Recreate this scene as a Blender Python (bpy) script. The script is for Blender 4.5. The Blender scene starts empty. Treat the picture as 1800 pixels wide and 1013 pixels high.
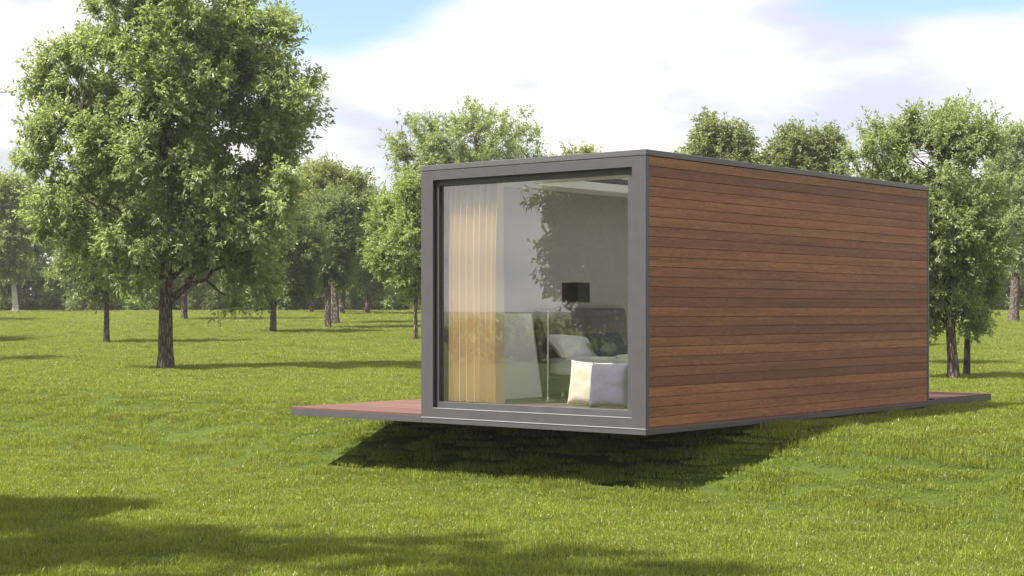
import bpy, math, random
import numpy as np
from mathutils import Vector, noise as mnoise

random.seed(7)
S = bpy.context.scene
COL = S.collection
R = math.radians

# ------------------------------------------------------------------ camera
F = 2896.0                       # focal length in pixels of an 1800 px wide frame
EYE = 2.05
HOR = 546.7
cam_d = bpy.data.cameras.new("camera")
cam = bpy.data.objects.new("camera", cam_d)
COL.objects.link(cam)
cam.location = (0, 0, EYE)
cam.rotation_euler = (R(90), 0, 0)
cam_d.sensor_width = 36.0
cam_d.lens = 36.0 * F / 1800.0
cam_d.shift_y = (HOR - 506.5) / 1800.0
cam_d.clip_end = 6000.0
S.camera = cam

# ------------------------------------------------------------------ sky and sun
SUN_EL = 54.0
SUN_AZ = -27.0                     # degrees that the sun stands beyond the due-left line
sun_dir = Vector((-math.cos(R(SUN_AZ)) * math.cos(R(SUN_EL)),
                  math.sin(R(SUN_AZ)) * math.cos(R(SUN_EL)),
                  math.sin(R(SUN_EL))))
world = bpy.data.worlds.new("World")
S.world = world
world.use_nodes = True
nt = world.node_tree
for n in list(nt.nodes):
    nt.nodes.remove(n)


def N(t, kind, **kw):
    n = t.nodes.new(kind)
    for k, v in kw.items():
        if k == 'inp':
            for kk, vv in v.items():
                n.inputs[kk].default_value = vv
        else:
            setattr(n, k, v)
    return n


def Lk(t, a, b):
    t.links.new(a, b)


def mth(t, op, a, b=None, clamp=False):
    n = t.nodes.new('ShaderNodeMath')
    n.operation = op
    n.use_clamp = clamp
    for i, x in enumerate((a, b)):
        if x is None:
            continue
        if isinstance(x, (int, float)):
            n.inputs[i].default_value = x
        else:
            t.links.new(x, n.inputs[i])
    return n.outputs[0]


def ramp(t, fac, stops, interp='LINEAR'):
    n = t.nodes.new('ShaderNodeValToRGB')
    n.color_ramp.interpolation = interp
    e = n.color_ramp.elements
    while len(e) < len(stops):
        e.new(0.5)
    for i, (p, c) in enumerate(stops):
        e[i].position = p
        e[i].color = c if len(c) == 4 else (*c, 1)
    t.links.new(fac, n.inputs[0])
    return n.outputs[0]


def mixc(t, fac, a, b, mode='MIX'):
    n = t.nodes.new('ShaderNodeMix')
    n.data_type = 'RGBA'
    n.blend_type = mode
    for i, x in ((0, fac), (6, a), (7, b)):
        if isinstance(x, (int, float)):
            n.inputs[i].default_value = x
        elif isinstance(x, tuple):
            n.inputs[i].default_value = x if len(x) == 4 else (*x, 1)
        else:
            t.links.new(x, n.inputs[i])
    return n.outputs[2]


sky = N(nt, 'ShaderNodeTexSky', sky_type='NISHITA', sun_disc=False)
sky.sun_elevation = R(SUN_EL)
sky.sun_rotation = math.atan2(sun_dir.x, sun_dir.y)
sky.air_density = 1.0
sky.dust_density = 0.6
sky.ozone_density = 1.4
tc = N(nt, 'ShaderNodeTexCoord')
sep = N(nt, 'ShaderNodeSeparateXYZ')
Lk(nt, tc.outputs['Generated'], sep.inputs[0])
zc = mth(nt, 'ADD', mth(nt, 'MAXIMUM', sep.outputs[2], 0.0), 0.22)
cx = mth(nt, 'DIVIDE', sep.outputs[0], zc)
cy = mth(nt, 'DIVIDE', sep.outputs[1], zc)
cmb = N(nt, 'ShaderNodeCombineXYZ')
Lk(nt, cx, cmb.inputs[0]); Lk(nt, cy, cmb.inputs[1])
cn = N(nt, 'ShaderNodeTexNoise', inp={'Scale': 1.35, 'Detail': 9.0, 'Roughness': 0.55, 'Distortion': 0.25})
Lk(nt, cmb.outputs[0], cn.inputs['Vector'])


def patch_of_blue(px, py, wx, wy, amp):
    """soft opening in the cloud around one direction"""
    dx, dz = (px - 900) / F, (HOR - py) / F
    az = mth(nt, 'DIVIDE', sep.outputs[0], mth(nt, 'MAXIMUM', sep.outputs[1], 0.05))
    el = mth(nt, 'DIVIDE', sep.outputs[2], mth(nt, 'MAXIMUM', sep.outputs[1], 0.05))
    a = mth(nt, 'POWER', mth(nt, 'ABSOLUTE', mth(nt, 'DIVIDE', mth(nt, 'SUBTRACT', az, dx), wx)), 2.0)
    b = mth(nt, 'POWER', mth(nt, 'ABSOLUTE', mth(nt, 'DIVIDE', mth(nt, 'SUBTRACT', el, dz), wy)), 2.0)
    return mth(nt, 'MULTIPLY', mth(nt, 'EXPONENT', mth(nt, 'MULTIPLY', mth(nt, 'ADD', a, b), -1.0)), amp)


cover = mth(nt, 'ADD', cn.outputs[0], 0.24)
cover = mth(nt, 'SUBTRACT', cover, patch_of_blue(580, 60, 0.062, 0.032, 0.42))
cover = mth(nt, 'SUBTRACT', cover, patch_of_blue(720, -40, 0.09, 0.026, 0.34))
cover = mth(nt, 'SUBTRACT', cover, patch_of_blue(1700, -30, 0.10, 0.028, 0.52))
horizon_bank = mth(nt, 'MULTIPLY', mth(nt, 'EXPONENT', mth(nt, 'MULTIPLY', mth(nt, 'MAXIMUM', sep.outputs[2], 0.0), -9.0)), 0.42)
cover = mth(nt, 'ADD', cover, horizon_bank)
mask = ramp(nt, cover, [(0.42, (0, 0, 0)), (0.72, (1, 1, 1))], 'EASE')
cn2 = N(nt, 'ShaderNodeTexNoise', inp={'Scale': 2.6, 'Detail': 7.0, 'Roughness': 0.5})
Lk(nt, cmb.outputs[0], cn2.inputs['Vector'])
ccol = ramp(nt, cn2.outputs[0], [(0.34, (0.60, 0.64, 0.76)), (0.60, (0.95, 0.92, 0.905))], 'EASE')
bg1 = N(nt, 'ShaderNodeBackground', inp={'Strength': 0.062})
Lk(nt, sky.outputs[0], bg1.inputs[0])
bg2 = N(nt, 'ShaderNodeBackground', inp={'Strength': 0.385})
Lk(nt, ccol, bg2.inputs[0])
mx = N(nt, 'ShaderNodeMixShader')
Lk(nt, mask, mx.inputs[0]); Lk(nt, bg1.outputs[0], mx.inputs[1]); Lk(nt, bg2.outputs[0], mx.inputs[2])
wo = N(nt, 'ShaderNodeOutputWorld')
Lk(nt, mx.outputs[0], wo.inputs[0])

sd = bpy.data.lights.new("sun", 'SUN')
sd.energy = 4.1
sd.angle = R(1.2)
sd.color = (1.0, 0.955, 0.88)
sun = bpy.data.objects.new("sun", sd)
COL.objects.link(sun)
sun.location = (-30, 10, 50)
sun.rotation_euler = (-sun_dir).to_track_quat('-Z', 'Y').to_euler()

S.view_settings.view_transform = 'Standard'
S.view_settings.look = 'None'
S.view_settings.gamma = 1.0
S.view_settings.use_curve_mapping = False
S.view_settings.exposure = 1.75
S.render.engine = 'CYCLES'
S.cycles.max_bounces = 10
S.cycles.diffuse_bounces = 4
S.cycles.glossy_bounces = 4
S.cycles.transparent_max_bounces = 12
S.cycles.transmission_bounces = 4
S.cycles.use_denoising = True
S.cycles.sample_clamp_indirect = 6.0


# ------------------------------------------------------------------ helpers
def tag(o, label=None, cat=None, group=None, kind=None):
    if label: o['label'] = label
    if cat: o['category'] = cat
    if group: o['group'] = group
    if kind: o['kind'] = kind
    return o


def empty(name, loc, rz=0.0):
    o = bpy.data.objects.new(name, None)
    o.empty_display_size = 0.3
    COL.objects.link(o)
    o.location = loc
    o.rotation_euler = (0, 0, rz)
    return o


def link(name, me, mat, parent=None, loc=None, rot=None):
    if mat is not None and len(me.materials) == 0:
        me.materials.append(mat)
    o = bpy.data.objects.new(name, me)
    COL.objects.link(o)
    if parent: o.parent = parent
    if loc is not None: o.location = loc
    if rot is not None: o.rotation_euler = rot
    return o


def np_mesh(name, verts, faces, smooth=False, attr=None):
    """verts (n,3); faces (m,k) with one k, or a list of such arrays"""
    me = bpy.data.meshes.new(name)
    if not isinstance(faces, list): faces = [faces]
    faces = [f for f in faces if len(f)]
    me.vertices.add(len(verts))
    me.vertices.foreach_set('co', np.asarray(verts, dtype=np.float32).ravel())
    nl = sum(f.size for f in faces); npoly = sum(len(f) for f in faces)
    me.loops.add(nl); me.polygons.add(npoly)
    me.loops.foreach_set('vertex_index', np.concatenate([f.ravel() for f in faces]).astype(np.int32))
    tot = np.concatenate([np.full(len(f), f.shape[1]) for f in faces]).astype(np.int32)
    st = np.concatenate([[0], np.cumsum(tot)[:-1]]).astype(np.int32)
    me.polygons.foreach_set('loop_start', st)
    me.polygons.foreach_set('loop_total', tot)
    me.polygons.foreach_set('use_smooth', np.full(npoly, smooth, dtype=bool))
    me.update(calc_edges=True)
    if attr is not None:
        a = me.attributes.new('rnd', 'FLOAT', 'POINT')
        a.data.foreach_set('value', np.asarray(attr, dtype=np.float32))
    me.validate()
    return me


class MB:
    """collects boxes, prisms and tubes into one mesh"""
    def __init__(s): s.v = []; s.f = []

    def box(s, x0, x1, y0, y1, z0, z1, b=0.0):
        """a box, with small 45 degree chamfers when b > 0"""
        if b <= 0:
            n = len(s.v)
            s.v += [(x, y, z) for z in (z0, z1) for (x, y) in ((x0, y0), (x1, y0), (x1, y1), (x0, y1))]
            s.f += [tuple(n + i for i in q) for q in ((3, 2, 1, 0), (4, 5, 6, 7), (0, 1, 5, 4), (1, 2, 6, 5), (2, 3, 7, 6), (3, 0, 4, 7))]
            return s
        import bmesh
        bm = bmesh.new()
        bmesh.ops.create_cube(bm, size=1.0)
        for w in bm.verts:
            w.co = Vector(((x0 + x1) / 2 + w.co.x * (x1 - x0), (y0 + y1) / 2 + w.co.y * (y1 - y0), (z0 + z1) / 2 + w.co.z * (z1 - z0)))
        bmesh.ops.bevel(bm, geom=list(bm.edges), offset=b, segments=1, affect='EDGES', profile=0.5)
        n = len(s.v)
        bm.verts.index_update()
        s.v += [tuple(w.co) for w in bm.verts]
        s.f += [tuple(n + w.index for w in fc.verts) for fc in bm.faces]
        bm.free()
        return s

    def ring(s, x0, x1, oy0, oy1, oz0, oz1, iy0, iy1, iz0, iz1, c=0.002):
        """a one-piece rectangular frame standing in the y-z plane, small chamfers on its front edges"""
        n = len(s.v)
        loops = [(x1, oy0, oy1, oz0, oz1), (x0 + c, oy0, oy1, oz0, oz1), (x0, oy0 + c, oy1 - c, oz0 + c, oz1 - c),
                 (x0, iy0 - c, iy1 + c, iz0 - c, iz1 + c), (x0 + c, iy0, iy1, iz0, iz1), (x1, iy0, iy1, iz0, iz1)]
        for (x, a, b, d, e) in loops: s.v += [(x, a, d), (x, b, d), (x, b, e), (x, a, e)]
        for i in range(6):
            j = (i + 1) % 6
            for k in range(4): s.f.append((n + i * 4 + k, n + i * 4 + (k + 1) % 4, n + j * 4 + (k + 1) % 4, n + j * 4 + k)[::-1])
        return s

    def tube(s, pts, rads, k=8, cap=True):
        n = len(s.v)
        pts = [Vector(p) for p in pts]
        if isinstance(rads, (int, float)): rads = [rads] * len(pts)
        ref = Vector((0.13, 0.29, 0.94)) if abs((pts[-1] - pts[0]).normalized().z) < 0.9 else Vector((1, 0.1, 0))
        for i, p in enumerate(pts):
            d = (pts[min(i + 1, len(pts) - 1)] - pts[max(i - 1, 0)]).normalized()
            a = d.cross(ref).normalized(); b = d.cross(a).normalized()
            for j in range(k):
                t = 2 * math.pi * j / k
                s.v.append(tuple(p + (a * math.cos(t) + b * math.sin(t)) * rads[i]))
        for i in range(len(pts) - 1):
            for j in range(k):
                s.f.append((n + i * k + j, n + i * k + (j + 1) % k, n + (i + 1) * k + (j + 1) % k, n + (i + 1) * k + j))
        if cap:
            s.f.append(tuple(n + j for j in range(k))[::-1])
            s.f.append(tuple(n + (len(pts) - 1) * k + j for j in range(k)))
        return s

    def lathe(s, prof, k=24, c=(0, 0)):
        n = len(s.v)
        for (r, z) in prof:
            for j in range(k):
                t = 2 * math.pi * j / k
                s.v.append((c[0] + r * math.cos(t), c[1] + r * math.sin(t), z))
        for i in range(len(prof) - 1):
            for j in range(k):
                s.f.append((n + i * k + j, n + i * k + (j + 1) % k, n + (i + 1) * k + (j + 1) % k, n + (i + 1) * k + j))
        return s

    def build(s, name, mat, parent=None, off=(0, 0, 0), smooth=False):
        me = bpy.data.meshes.new(name)
        me.from_pydata([(x - off[0], y - off[1], z - off[2]) for x, y, z in s.v], [], s.f)
        me.update()
        if smooth:
            me.polygons.foreach_set('use_smooth', [True] * len(me.polygons))
            try: me.set_sharp_from_angle(angle=R(40))
            except Exception: pass
        return link(name, me, mat, parent)


def material(name):
    m = bpy.data.materials.new(name)
    m.use_nodes = True
    t = m.node_tree
    for n in list(t.nodes): t.nodes.remove(n)
    o = N(t, 'ShaderNodeOutputMaterial')
    return m, t, o


def bump(t, h, strength, dist=0.01):
    b = N(t, 'ShaderNodeBump', inp={'Strength': strength, 'Distance': dist})
    Lk(t, h, b.inputs['Height'])
    return b.outputs[0]


def pbr(name, col, rough=0.5, metal=0.0, nscale=30.0, namt=0.08, bmp=0.0, spec=0.5, bscale=None, sheen=0.0):
    """plain coat with slight mottling and fine relief"""
    m, t, o = material(name)
    p = N(t, 'ShaderNodeBsdfPrincipled', inp={'Metallic': metal, 'Specular IOR Level': spec, 'Sheen Weight': sheen})
    c = N(t, 'ShaderNodeTexCoord')
    n1 = N(t, 'ShaderNodeTexNoise', inp={'Scale': nscale, 'Detail': 6.0, 'Roughness': 0.6})
    Lk(t, c.outputs['Object'], n1.inputs['Vector'])
    lo = tuple(x * (1 - namt) for x in col); hi = tuple(min(1, x * (1 + namt)) for x in col)
    Lk(t, ramp(t, n1.outputs[0], [(0.3, lo), (0.7, hi)]), p.inputs['Base Color'])
    rr = ramp(t, n1.outputs[0], [(0.3, (rough * 0.88,) * 3), (0.7, (min(1, rough * 1.12),) * 3)])
    Lk(t, rr, p.inputs['Roughness'])
    if bmp > 0:
        n2 = N(t, 'ShaderNodeTexNoise', inp={'Scale': bscale or nscale * 6, 'Detail': 3.0})
        Lk(t, c.outputs['Object'], n2.inputs['Vector'])
        Lk(t, bump(t, n2.outputs[0], bmp, 0.004), p.inputs['Normal'])
    Lk(t, p.outputs[0], o.inputs[0])
    return m


def wood(name, dark, mid, light, rough=0.5, axis_scale=(0.9, 9.0, 22.0), contrast=1.0, coat=0.0):
    """grained timber: long along local x, shifted per object"""
    m, t, o = material(name)
    p = N(t, 'ShaderNodeBsdfPrincipled', inp={'Roughness': rough, 'Coat Weight': coat, 'Coat Roughness': 0.35})
    c = N(t, 'ShaderNodeTexCoord')
    oi = N(t, 'ShaderNodeObjectInfo')
    sh = N(t, 'ShaderNodeVectorMath', operation='MULTIPLY')
    cb = N(t, 'ShaderNodeCombineXYZ')
    for i in range(3): Lk(t, mth(t, 'MULTIPLY', oi.outputs['Random'], (37.0, 91.0, 53.0)[i]), cb.inputs[i])
    ad = N(t, 'ShaderNodeVectorMath', operation='ADD')
    Lk(t, c.outputs['Object'], sh.inputs[0]); sh.inputs[1].default_value = axis_scale
    Lk(t, sh.outputs[0], ad.inputs[0]); Lk(t, cb.outputs[0], ad.inputs[1])
    big = N(t, 'ShaderNodeTexNoise', inp={'Scale': 1.0, 'Detail': 3.0, 'Roughness': 0.5, 'Distortion': 0.6})
    Lk(t, ad.outputs[0], big.inputs['Vector'])
    # cathedral figure: bands of a smooth field
    band = mth(t, 'FRACT', mth(t, 'MULTIPLY', big.outputs[0], 13.0))
    band = mth(t, 'ABSOLUTE', mth(t, 'SUBTRACT', mth(t, 'MULTIPLY', band, 2.0), 1.0))
    sh2 = N(t, 'ShaderNodeVectorMath', operation='MULTIPLY')
    Lk(t, ad.outputs[0], sh2.inputs[0]); sh2.inputs[1].default_value = (3.0, 9.0, 9.0)
    fine = N(t, 'ShaderNodeTexNoise', inp={'Scale': 1.6, 'Detail': 7.0, 'Roughness': 0.7})
    Lk(t, sh2.outputs[0], fine.inputs['Vector'])
    f = mth(t, 'ADD', mth(t, 'MULTIPLY', band, 0.30 * contrast), mth(t, 'MULTIPLY', fine.outputs[0], 0.75))
    f = mth(t, 'ADD', f, mth(t, 'MULTIPLY', mth(t, 'SUBTRACT', oi.outputs['Random'], 0.5), 0.14))
    tone = N(t, 'ShaderNodeTexNoise', inp={'Scale': 0.55, 'Detail': 2.0})
    Lk(t, ad.outputs[0], tone.inputs['Vector'])
    f = mth(t, 'ADD', f, mth(t, 'MULTIPLY', mth(t, 'SUBTRACT', tone.outputs[0], 0.5), 0.55))
    bc = ramp(t, f, [(0.18, dark), (0.52, mid), (0.86, light)])
    hsn = N(t, 'ShaderNodeHueSaturation')
    rr_ = mth(t, 'FRACT', mth(t, 'MULTIPLY', oi.outputs['Random'], 7.31))
    Lk(t, mth(t, 'ADD', mth(t, 'MULTIPLY', rr_, 0.014), 0.492), hsn.inputs['Hue'])
    Lk(t, mth(t, 'ADD', mth(t, 'MULTIPLY', mth(t, 'FRACT', mth(t, 'MULTIPLY', oi.outputs['Random'], 3.77)), 0.32), 0.80), hsn.inputs['Value'])
    Lk(t, bc, hsn.inputs['Color'])
    Lk(t, hsn.outputs[0], p.inputs['Base Color'])
    Lk(t, bump(t, fine.outputs[0], 0.25, 0.004), p.inputs['Normal'])
    Lk(t, p.outputs[0], o.inputs[0])
    return m


def leaf_mat(name, c0, c1, c2, trans=0.32, rough=0.38, tint=0.35):
    m, t, o = material(name)
    at = N(t, 'ShaderNodeAttribute', attribute_name='rnd')
    col = ramp(t, at.outputs['Fac'], [(0.0, c0), (0.55, c1), (1.0, c2)])
    oi = N(t, 'ShaderNodeObjectInfo')
    hs = N(t, 'ShaderNodeHueSaturation', inp={'Saturation': 1.0})
    Lk(t, mth(t, 'ADD', mth(t, 'MULTIPLY', mth(t, 'SUBTRACT', oi.outputs['Random'], 0.5), 0.05 * tint), 0.5), hs.inputs['Hue'])
    Lk(t, mth(t, 'ADD', mth(t, 'MULTIPLY', oi.outputs['Random'], tint), 1.0 - tint * 0.5), hs.inputs['Value'])
    Lk(t, col, hs.inputs['Color'])
    p = N(t, 'ShaderNodeBsdfPrincipled', inp={'Roughness': rough, 'Specular IOR Level': 0.6})
    Lk(t, hs.outputs[0], p.inputs['Base Color'])
    tr = N(t, 'ShaderNodeBsdfTranslucent')
    br = mixc(t, 1.0, hs.outputs[0], (1.5, 1.45, 0.7, 1), 'MULTIPLY')
    Lk(t, br, tr.inputs[0])
    mxs = N(t, 'ShaderNodeMixShader'); mxs.inputs[0].default_value = trans
    Lk(t, p.outputs[0], mxs.inputs[1]); Lk(t, tr.outputs[0], mxs.inputs[2])
    Lk(t, mxs.outputs[0], o.inputs[0])
    return m


# ------------------------------------------------------------------ materials
M_paint = pbr('grey_paint', (0.055, 0.053, 0.059), rough=0.42, nscale=6, namt=0.05, bmp=0.05, bscale=260)
M_roofpaint = pbr('roof_edge_paint', (0.074, 0.071, 0.077), rough=0.4, nscale=6, namt=0.05, bmp=0.05, bscale=260)
M_dark = pbr('near_black', (0.012, 0.012, 0.013), rough=0.6)
M_bead = pbr('pale_bead', (0.42, 0.42, 0.43), rough=0.35, metal=0.4)
M_clad = wood('red_brown_cladding', (0.080, 0.025, 0.010), (0.195, 0.070, 0.027), (0.34, 0.140, 0.060), rough=0.6)
M_deck = wood('red_deck_timber', (0.070, 0.029, 0.018), (0.125, 0.050, 0.032), (0.19, 0.086, 0.055), rough=0.55, contrast=0.5)
M_floor = wood('grey_brown_floor_timber', (0.06, 0.045, 0.035), (0.13, 0.10, 0.075), (0.22, 0.17, 0.13), rough=0.38)
M_wall = pbr('grey_brown_wall', (0.36, 0.33, 0.31), rough=0.85, nscale=3, namt=0.03)
M_ceil = pbr('cream_ceiling', (0.80, 0.78, 0.72), rough=0.9, nscale=3, namt=0.02)
M_board = pbr('white_canvas', (0.80, 0.80, 0.80), rough=0.8, nscale=2, namt=0.02, bmp=0.1, bscale=500)
M_leather = pbr('grey_brown_leather', (0.095, 0.076, 0.070), rough=0.48, nscale=14, namt=0.14, bmp=0.25, bscale=120)
M_bedbase = pbr('olive_grey_upholstery', (0.11, 0.10, 0.085), rough=0.85, nscale=40, namt=0.15, bmp=0.3)
M_sheet = pbr('white_bed_linen', (0.78, 0.79, 0.82), rough=0.85, nscale=8, namt=0.03, sheen=0.2, bmp=0.15, bscale=40)
M_pillow = pbr('white_pillow_cotton', (0.80, 0.80, 0.80), rough=0.85, nscale=8, namt=0.03, bmp=0.15, bscale=40)
M_navy = pbr('slate_blue_pillow_cotton', (0.045, 0.05, 0.075), rough=0.8, nscale=20, namt=0.35, bmp=0.2, bscale=60)
M_cream = pbr('cream_cushion_linen', (0.60, 0.52, 0.43), rough=0.9, nscale=60, namt=0.05, bmp=0.3, bscale=300, sheen=0.2)
M_lav = pbr('lavender_grey_cushion_linen', (0.085, 0.070, 0.125), rough=0.9, nscale=60, namt=0.07, bmp=0.3, bscale=300, sheen=0.2)
M_chrome = pbr('brushed_steel', (0.66, 0.65, 0.63), rough=0.25, metal=1.0, nscale=20, namt=0.04)
M_shade = pbr('black_lamp_shade', (0.012, 0.012, 0.013), rough=0.7)

m, t, o = material('curtain_cloth')
c = N(t, 'ShaderNodeTexCoord')
n1 = N(t, 'ShaderNodeTexNoise', inp={'Scale': 240.0, 'Detail': 2.0}); Lk(t, c.outputs['Object'], n1.inputs['Vector'])
colr = ramp(t, n1.outputs[0], [(0.3, (0.72, 0.57, 0.39)), (0.7, (0.86, 0.71, 0.51))])
p = N(t, 'ShaderNodeBsdfDiffuse'); Lk(t, colr, p.inputs[0]); Lk(t, bump(t, n1.outputs[0], 0.3, 0.002), p.inputs['Normal'])
tr = N(t, 'ShaderNodeBsdfTranslucent'); Lk(t, colr, tr.inputs[0])
ms = N(t, 'ShaderNodeMixShader'); ms.inputs[0].default_value = 0.2
Lk(t, p.outputs[0], ms.inputs[1]); Lk(t, tr.outputs[0], ms.inputs[2]); Lk(t, ms.outputs[0], o.inputs[0])
M_curtain = m

m, t, o = material('coated_window_glass')
fr = N(t, 'ShaderNodeFresnel')
geo = N(t, 'ShaderNodeNewGeometry')      # the same mirror strength from either side of the pane
iorm = N(t, 'ShaderNodeMix', data_type='FLOAT')
Lk(t, geo.outputs['Backfacing'], iorm.inputs[0]); iorm.inputs[2].default_value = 1.95; iorm.inputs[3].default_value = 1 / 1.95
Lk(t, iorm.outputs[0], fr.inputs[0])
gl = N(t, 'ShaderNodeBsdfGlossy', inp={'Color': (0.95, 0.97, 1, 1), 'Roughness': 0.0})
tp = N(t, 'ShaderNodeBsdfTransparent', inp={'Color': (0.955, 0.965, 0.96, 1)})
ms = N(t, 'ShaderNodeMixShader')
Lk(t, fr.outputs[0], ms.inputs[0]); Lk(t, tp.outputs[0], ms.inputs[1]); Lk(t, gl.outputs[0], ms.inputs[2]); Lk(t, ms.outputs[0], o.inputs[0])
M_glass = m

m, t, o = material('tree_bark')
c = N(t, 'ShaderNodeTexCoord')
mp = N(t, 'ShaderNodeMapping'); mp.inputs['Scale'].default_value = (11, 11, 2.2)
Lk(t, c.outputs['Object'], mp.inputs[0])
v1 = N(t, 'ShaderNodeTexVoronoi', feature='DISTANCE_TO_EDGE', inp={'Scale': 1.6}); Lk(t, mp.outputs[0], v1.inputs['Vector'])
n1 = N(t, 'ShaderNodeTexNoise', inp={'Scale': 2.0, 'Detail': 9.0, 'Roughness': 0.65}); Lk(t, mp.outputs[0], n1.inputs['Vector'])
hh = mth(t, 'ADD', mth(t, 'MULTIPLY', mth(t, 'MINIMUM', v1.outputs['Distance'], 0.25), 2.2), mth(t, 'MULTIPLY', n1.outputs[0], 0.6))
p = N(t, 'ShaderNodeBsdfPrincipled', inp={'Roughness': 0.92, 'Specular IOR Level': 0.2})
Lk(t, ramp(t, hh, [(0.25, (0.030, 0.022, 0.018)), (0.6, (0.105, 0.082, 0.068)), (0.95, (0.20, 0.165, 0.14))]), p.inputs['Base Color'])
Lk(t, bump(t, hh, 0.9, 0.05), p.inputs['Normal'])
Lk(t, p.outputs[0], o.inputs[0])
M_bark = m
M_palebark = pbr('pale_bark', (0.42, 0.40, 0.34), rough=0.9, nscale=9, namt=0.3, bmp=0.5)

M_leaf = leaf_mat('grey_green_leaf', (0.135, 0.175, 0.078), (0.225, 0.275, 0.135), (0.37, 0.41, 0.25), trans=0.56)
M_leafwarm = leaf_mat('olive_green_leaf', (0.130, 0.170, 0.056), (0.220, 0.268, 0.100), (0.35, 0.39, 0.185), trans=0.56)
M_leafdeep = leaf_mat('deep_green_leaf', (0.090, 0.124, 0.050), (0.158, 0.205, 0.088), (0.26, 0.30, 0.16), trans=0.54)
M_leafshrub = leaf_mat('bright_green_shrub_leaf', (0.10, 0.15, 0.04), (0.19, 0.27, 0.075), (0.36, 0.42, 0.17), trans=0.4)

# ------------------------------------------------------------------ terrain
CX, CY = 1.4 * 17.24 / 17.24, 17.24       # near bottom corner of the cabin
TH = math.atan2(0.772, 0.6355)            # local x runs back along the clad wall, local y across the front
CT, ST = math.cos(TH), math.sin(TH)
BASE_Z = EYE - (766 - HOR) / F * CY       # underside of the cabin
UP = 0.705                                # level of the upper lawn


def sstep(t):
    t = np.clip(t, 0, 1)
    return t * t * (3 - 2 * t)


def ground_z(X, Y):
    X = np.asarray(X, float); Y = np.asarray(Y, float)
    v = (X - CX) * CT + (Y - CY) * ST
    z = UP * sstep((v + 0.25) / 2.9)  # added bank under the cabin, shaped to steer its shadow outline
    z = z + (EYE - 0.03 - UP) * sstep((Y - 38) / 71.0)
    near = np.clip(1 - (Y - 60) / 40, 0, 1)
    z = z + near * (0.018 * np.sin(X * 0.9 + 1.3 * np.sin(Y * 0.5)) * np.cos(Y * 0.7) + 0.012 * np.sin(X * 2.1 + Y * 1.7))
    return z


def solve_y(px, py):
    """distance at which the lawn is seen at this height of the picture"""
    lo, hi = 11.0, 109.0
    for _ in range(50):
        mid = (lo + hi) / 2
        X = (px - 900) / F * mid
        s = HOR + F * (EYE - float(ground_z(X, mid))) / mid
        if s > py: lo = mid
        else: hi = mid
    return (px - 900) / F * lo, lo


def graded(a, b, step, far, k=1.22):
    xs = list(np.arange(a, b + 1e-6, step))
    s = step
    x = b
    while x < far[1]:
        s *= k; x += s; xs.append(x)
    s = step; x = a
    while x > far[0]:
        s *= k; x -= s; xs.insert(0, x)
    return np.array(xs)


gx = graded(-22, 22, 0.35, (-2600, 2600))
gy = graded(10, 60, 0.35, (-700, 2600))
GX, GY = np.meshgrid(gx, gy)
GZ = ground_z(GX, GY)
nx, ny = len(gx), len(gy)
idx = np.arange(nx * ny).reshape(ny, nx)
fc = np.stack([idx[:-1, :-1], idx[:-1, 1:], idx[1:, 1:], idx[1:, :-1]], -1).reshape(-1, 4)
m, t, o = material('lawn_soil_and_thatch')
c = N(t, 'ShaderNodeTexCoord')
n1 = N(t, 'ShaderNodeTexNoise', inp={'Scale': 0.35, 'Detail': 8.0, 'Roughness': 0.6}); Lk(t, c.outputs['Object'], n1.inputs['Vector'])
n2 = N(t, 'ShaderNodeTexNoise', inp={'Scale': 22.0, 'Detail': 6.0, 'Roughness': 0.7}); Lk(t, c.outputs['Object'], n2.inputs['Vector'])
f = mth(t, 'ADD', mth(t, 'MULTIPLY', n1.outputs[0], 0.4), mth(t, 'MULTIPLY', n2.outputs[0], 0.6))
p = N(t, 'ShaderNodeBsdfPrincipled', inp={'Roughness': 0.95, 'Specular IOR Level': 0.1})
Lk(t, ramp(t, f, [(0.3, (0.030, 0.046, 0.008)), (0.5, (0.058, 0.080, 0.014)), (0.72, (0.100, 0.122, 0.026))]), p.inputs['Base Color'])
Lk(t, bump(t, n2.outputs[0], 0.8, 0.05), p.inputs['Normal'])
Lk(t, p.outputs[0], o.inputs[0])
M_ground = m
g = link('lawn', np_mesh('lawn', np.stack([GX, GY, GZ], -1).reshape(-1, 3), fc, smooth=True), M_ground)
tag(g, 'sunlit green lawn with an added low bank that shapes the cabin shadow', kind='structure')

# ------------------------------------------------------------------ grass blades (one mass, geometry nodes)
M_grass = leaf_mat('grass_blade', (0.098, 0.134, 0.015), (0.188, 0.226, 0.029), (0.34, 0.36, 0.078), trans=0.48, rough=0.4, tint=0.34)


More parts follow.
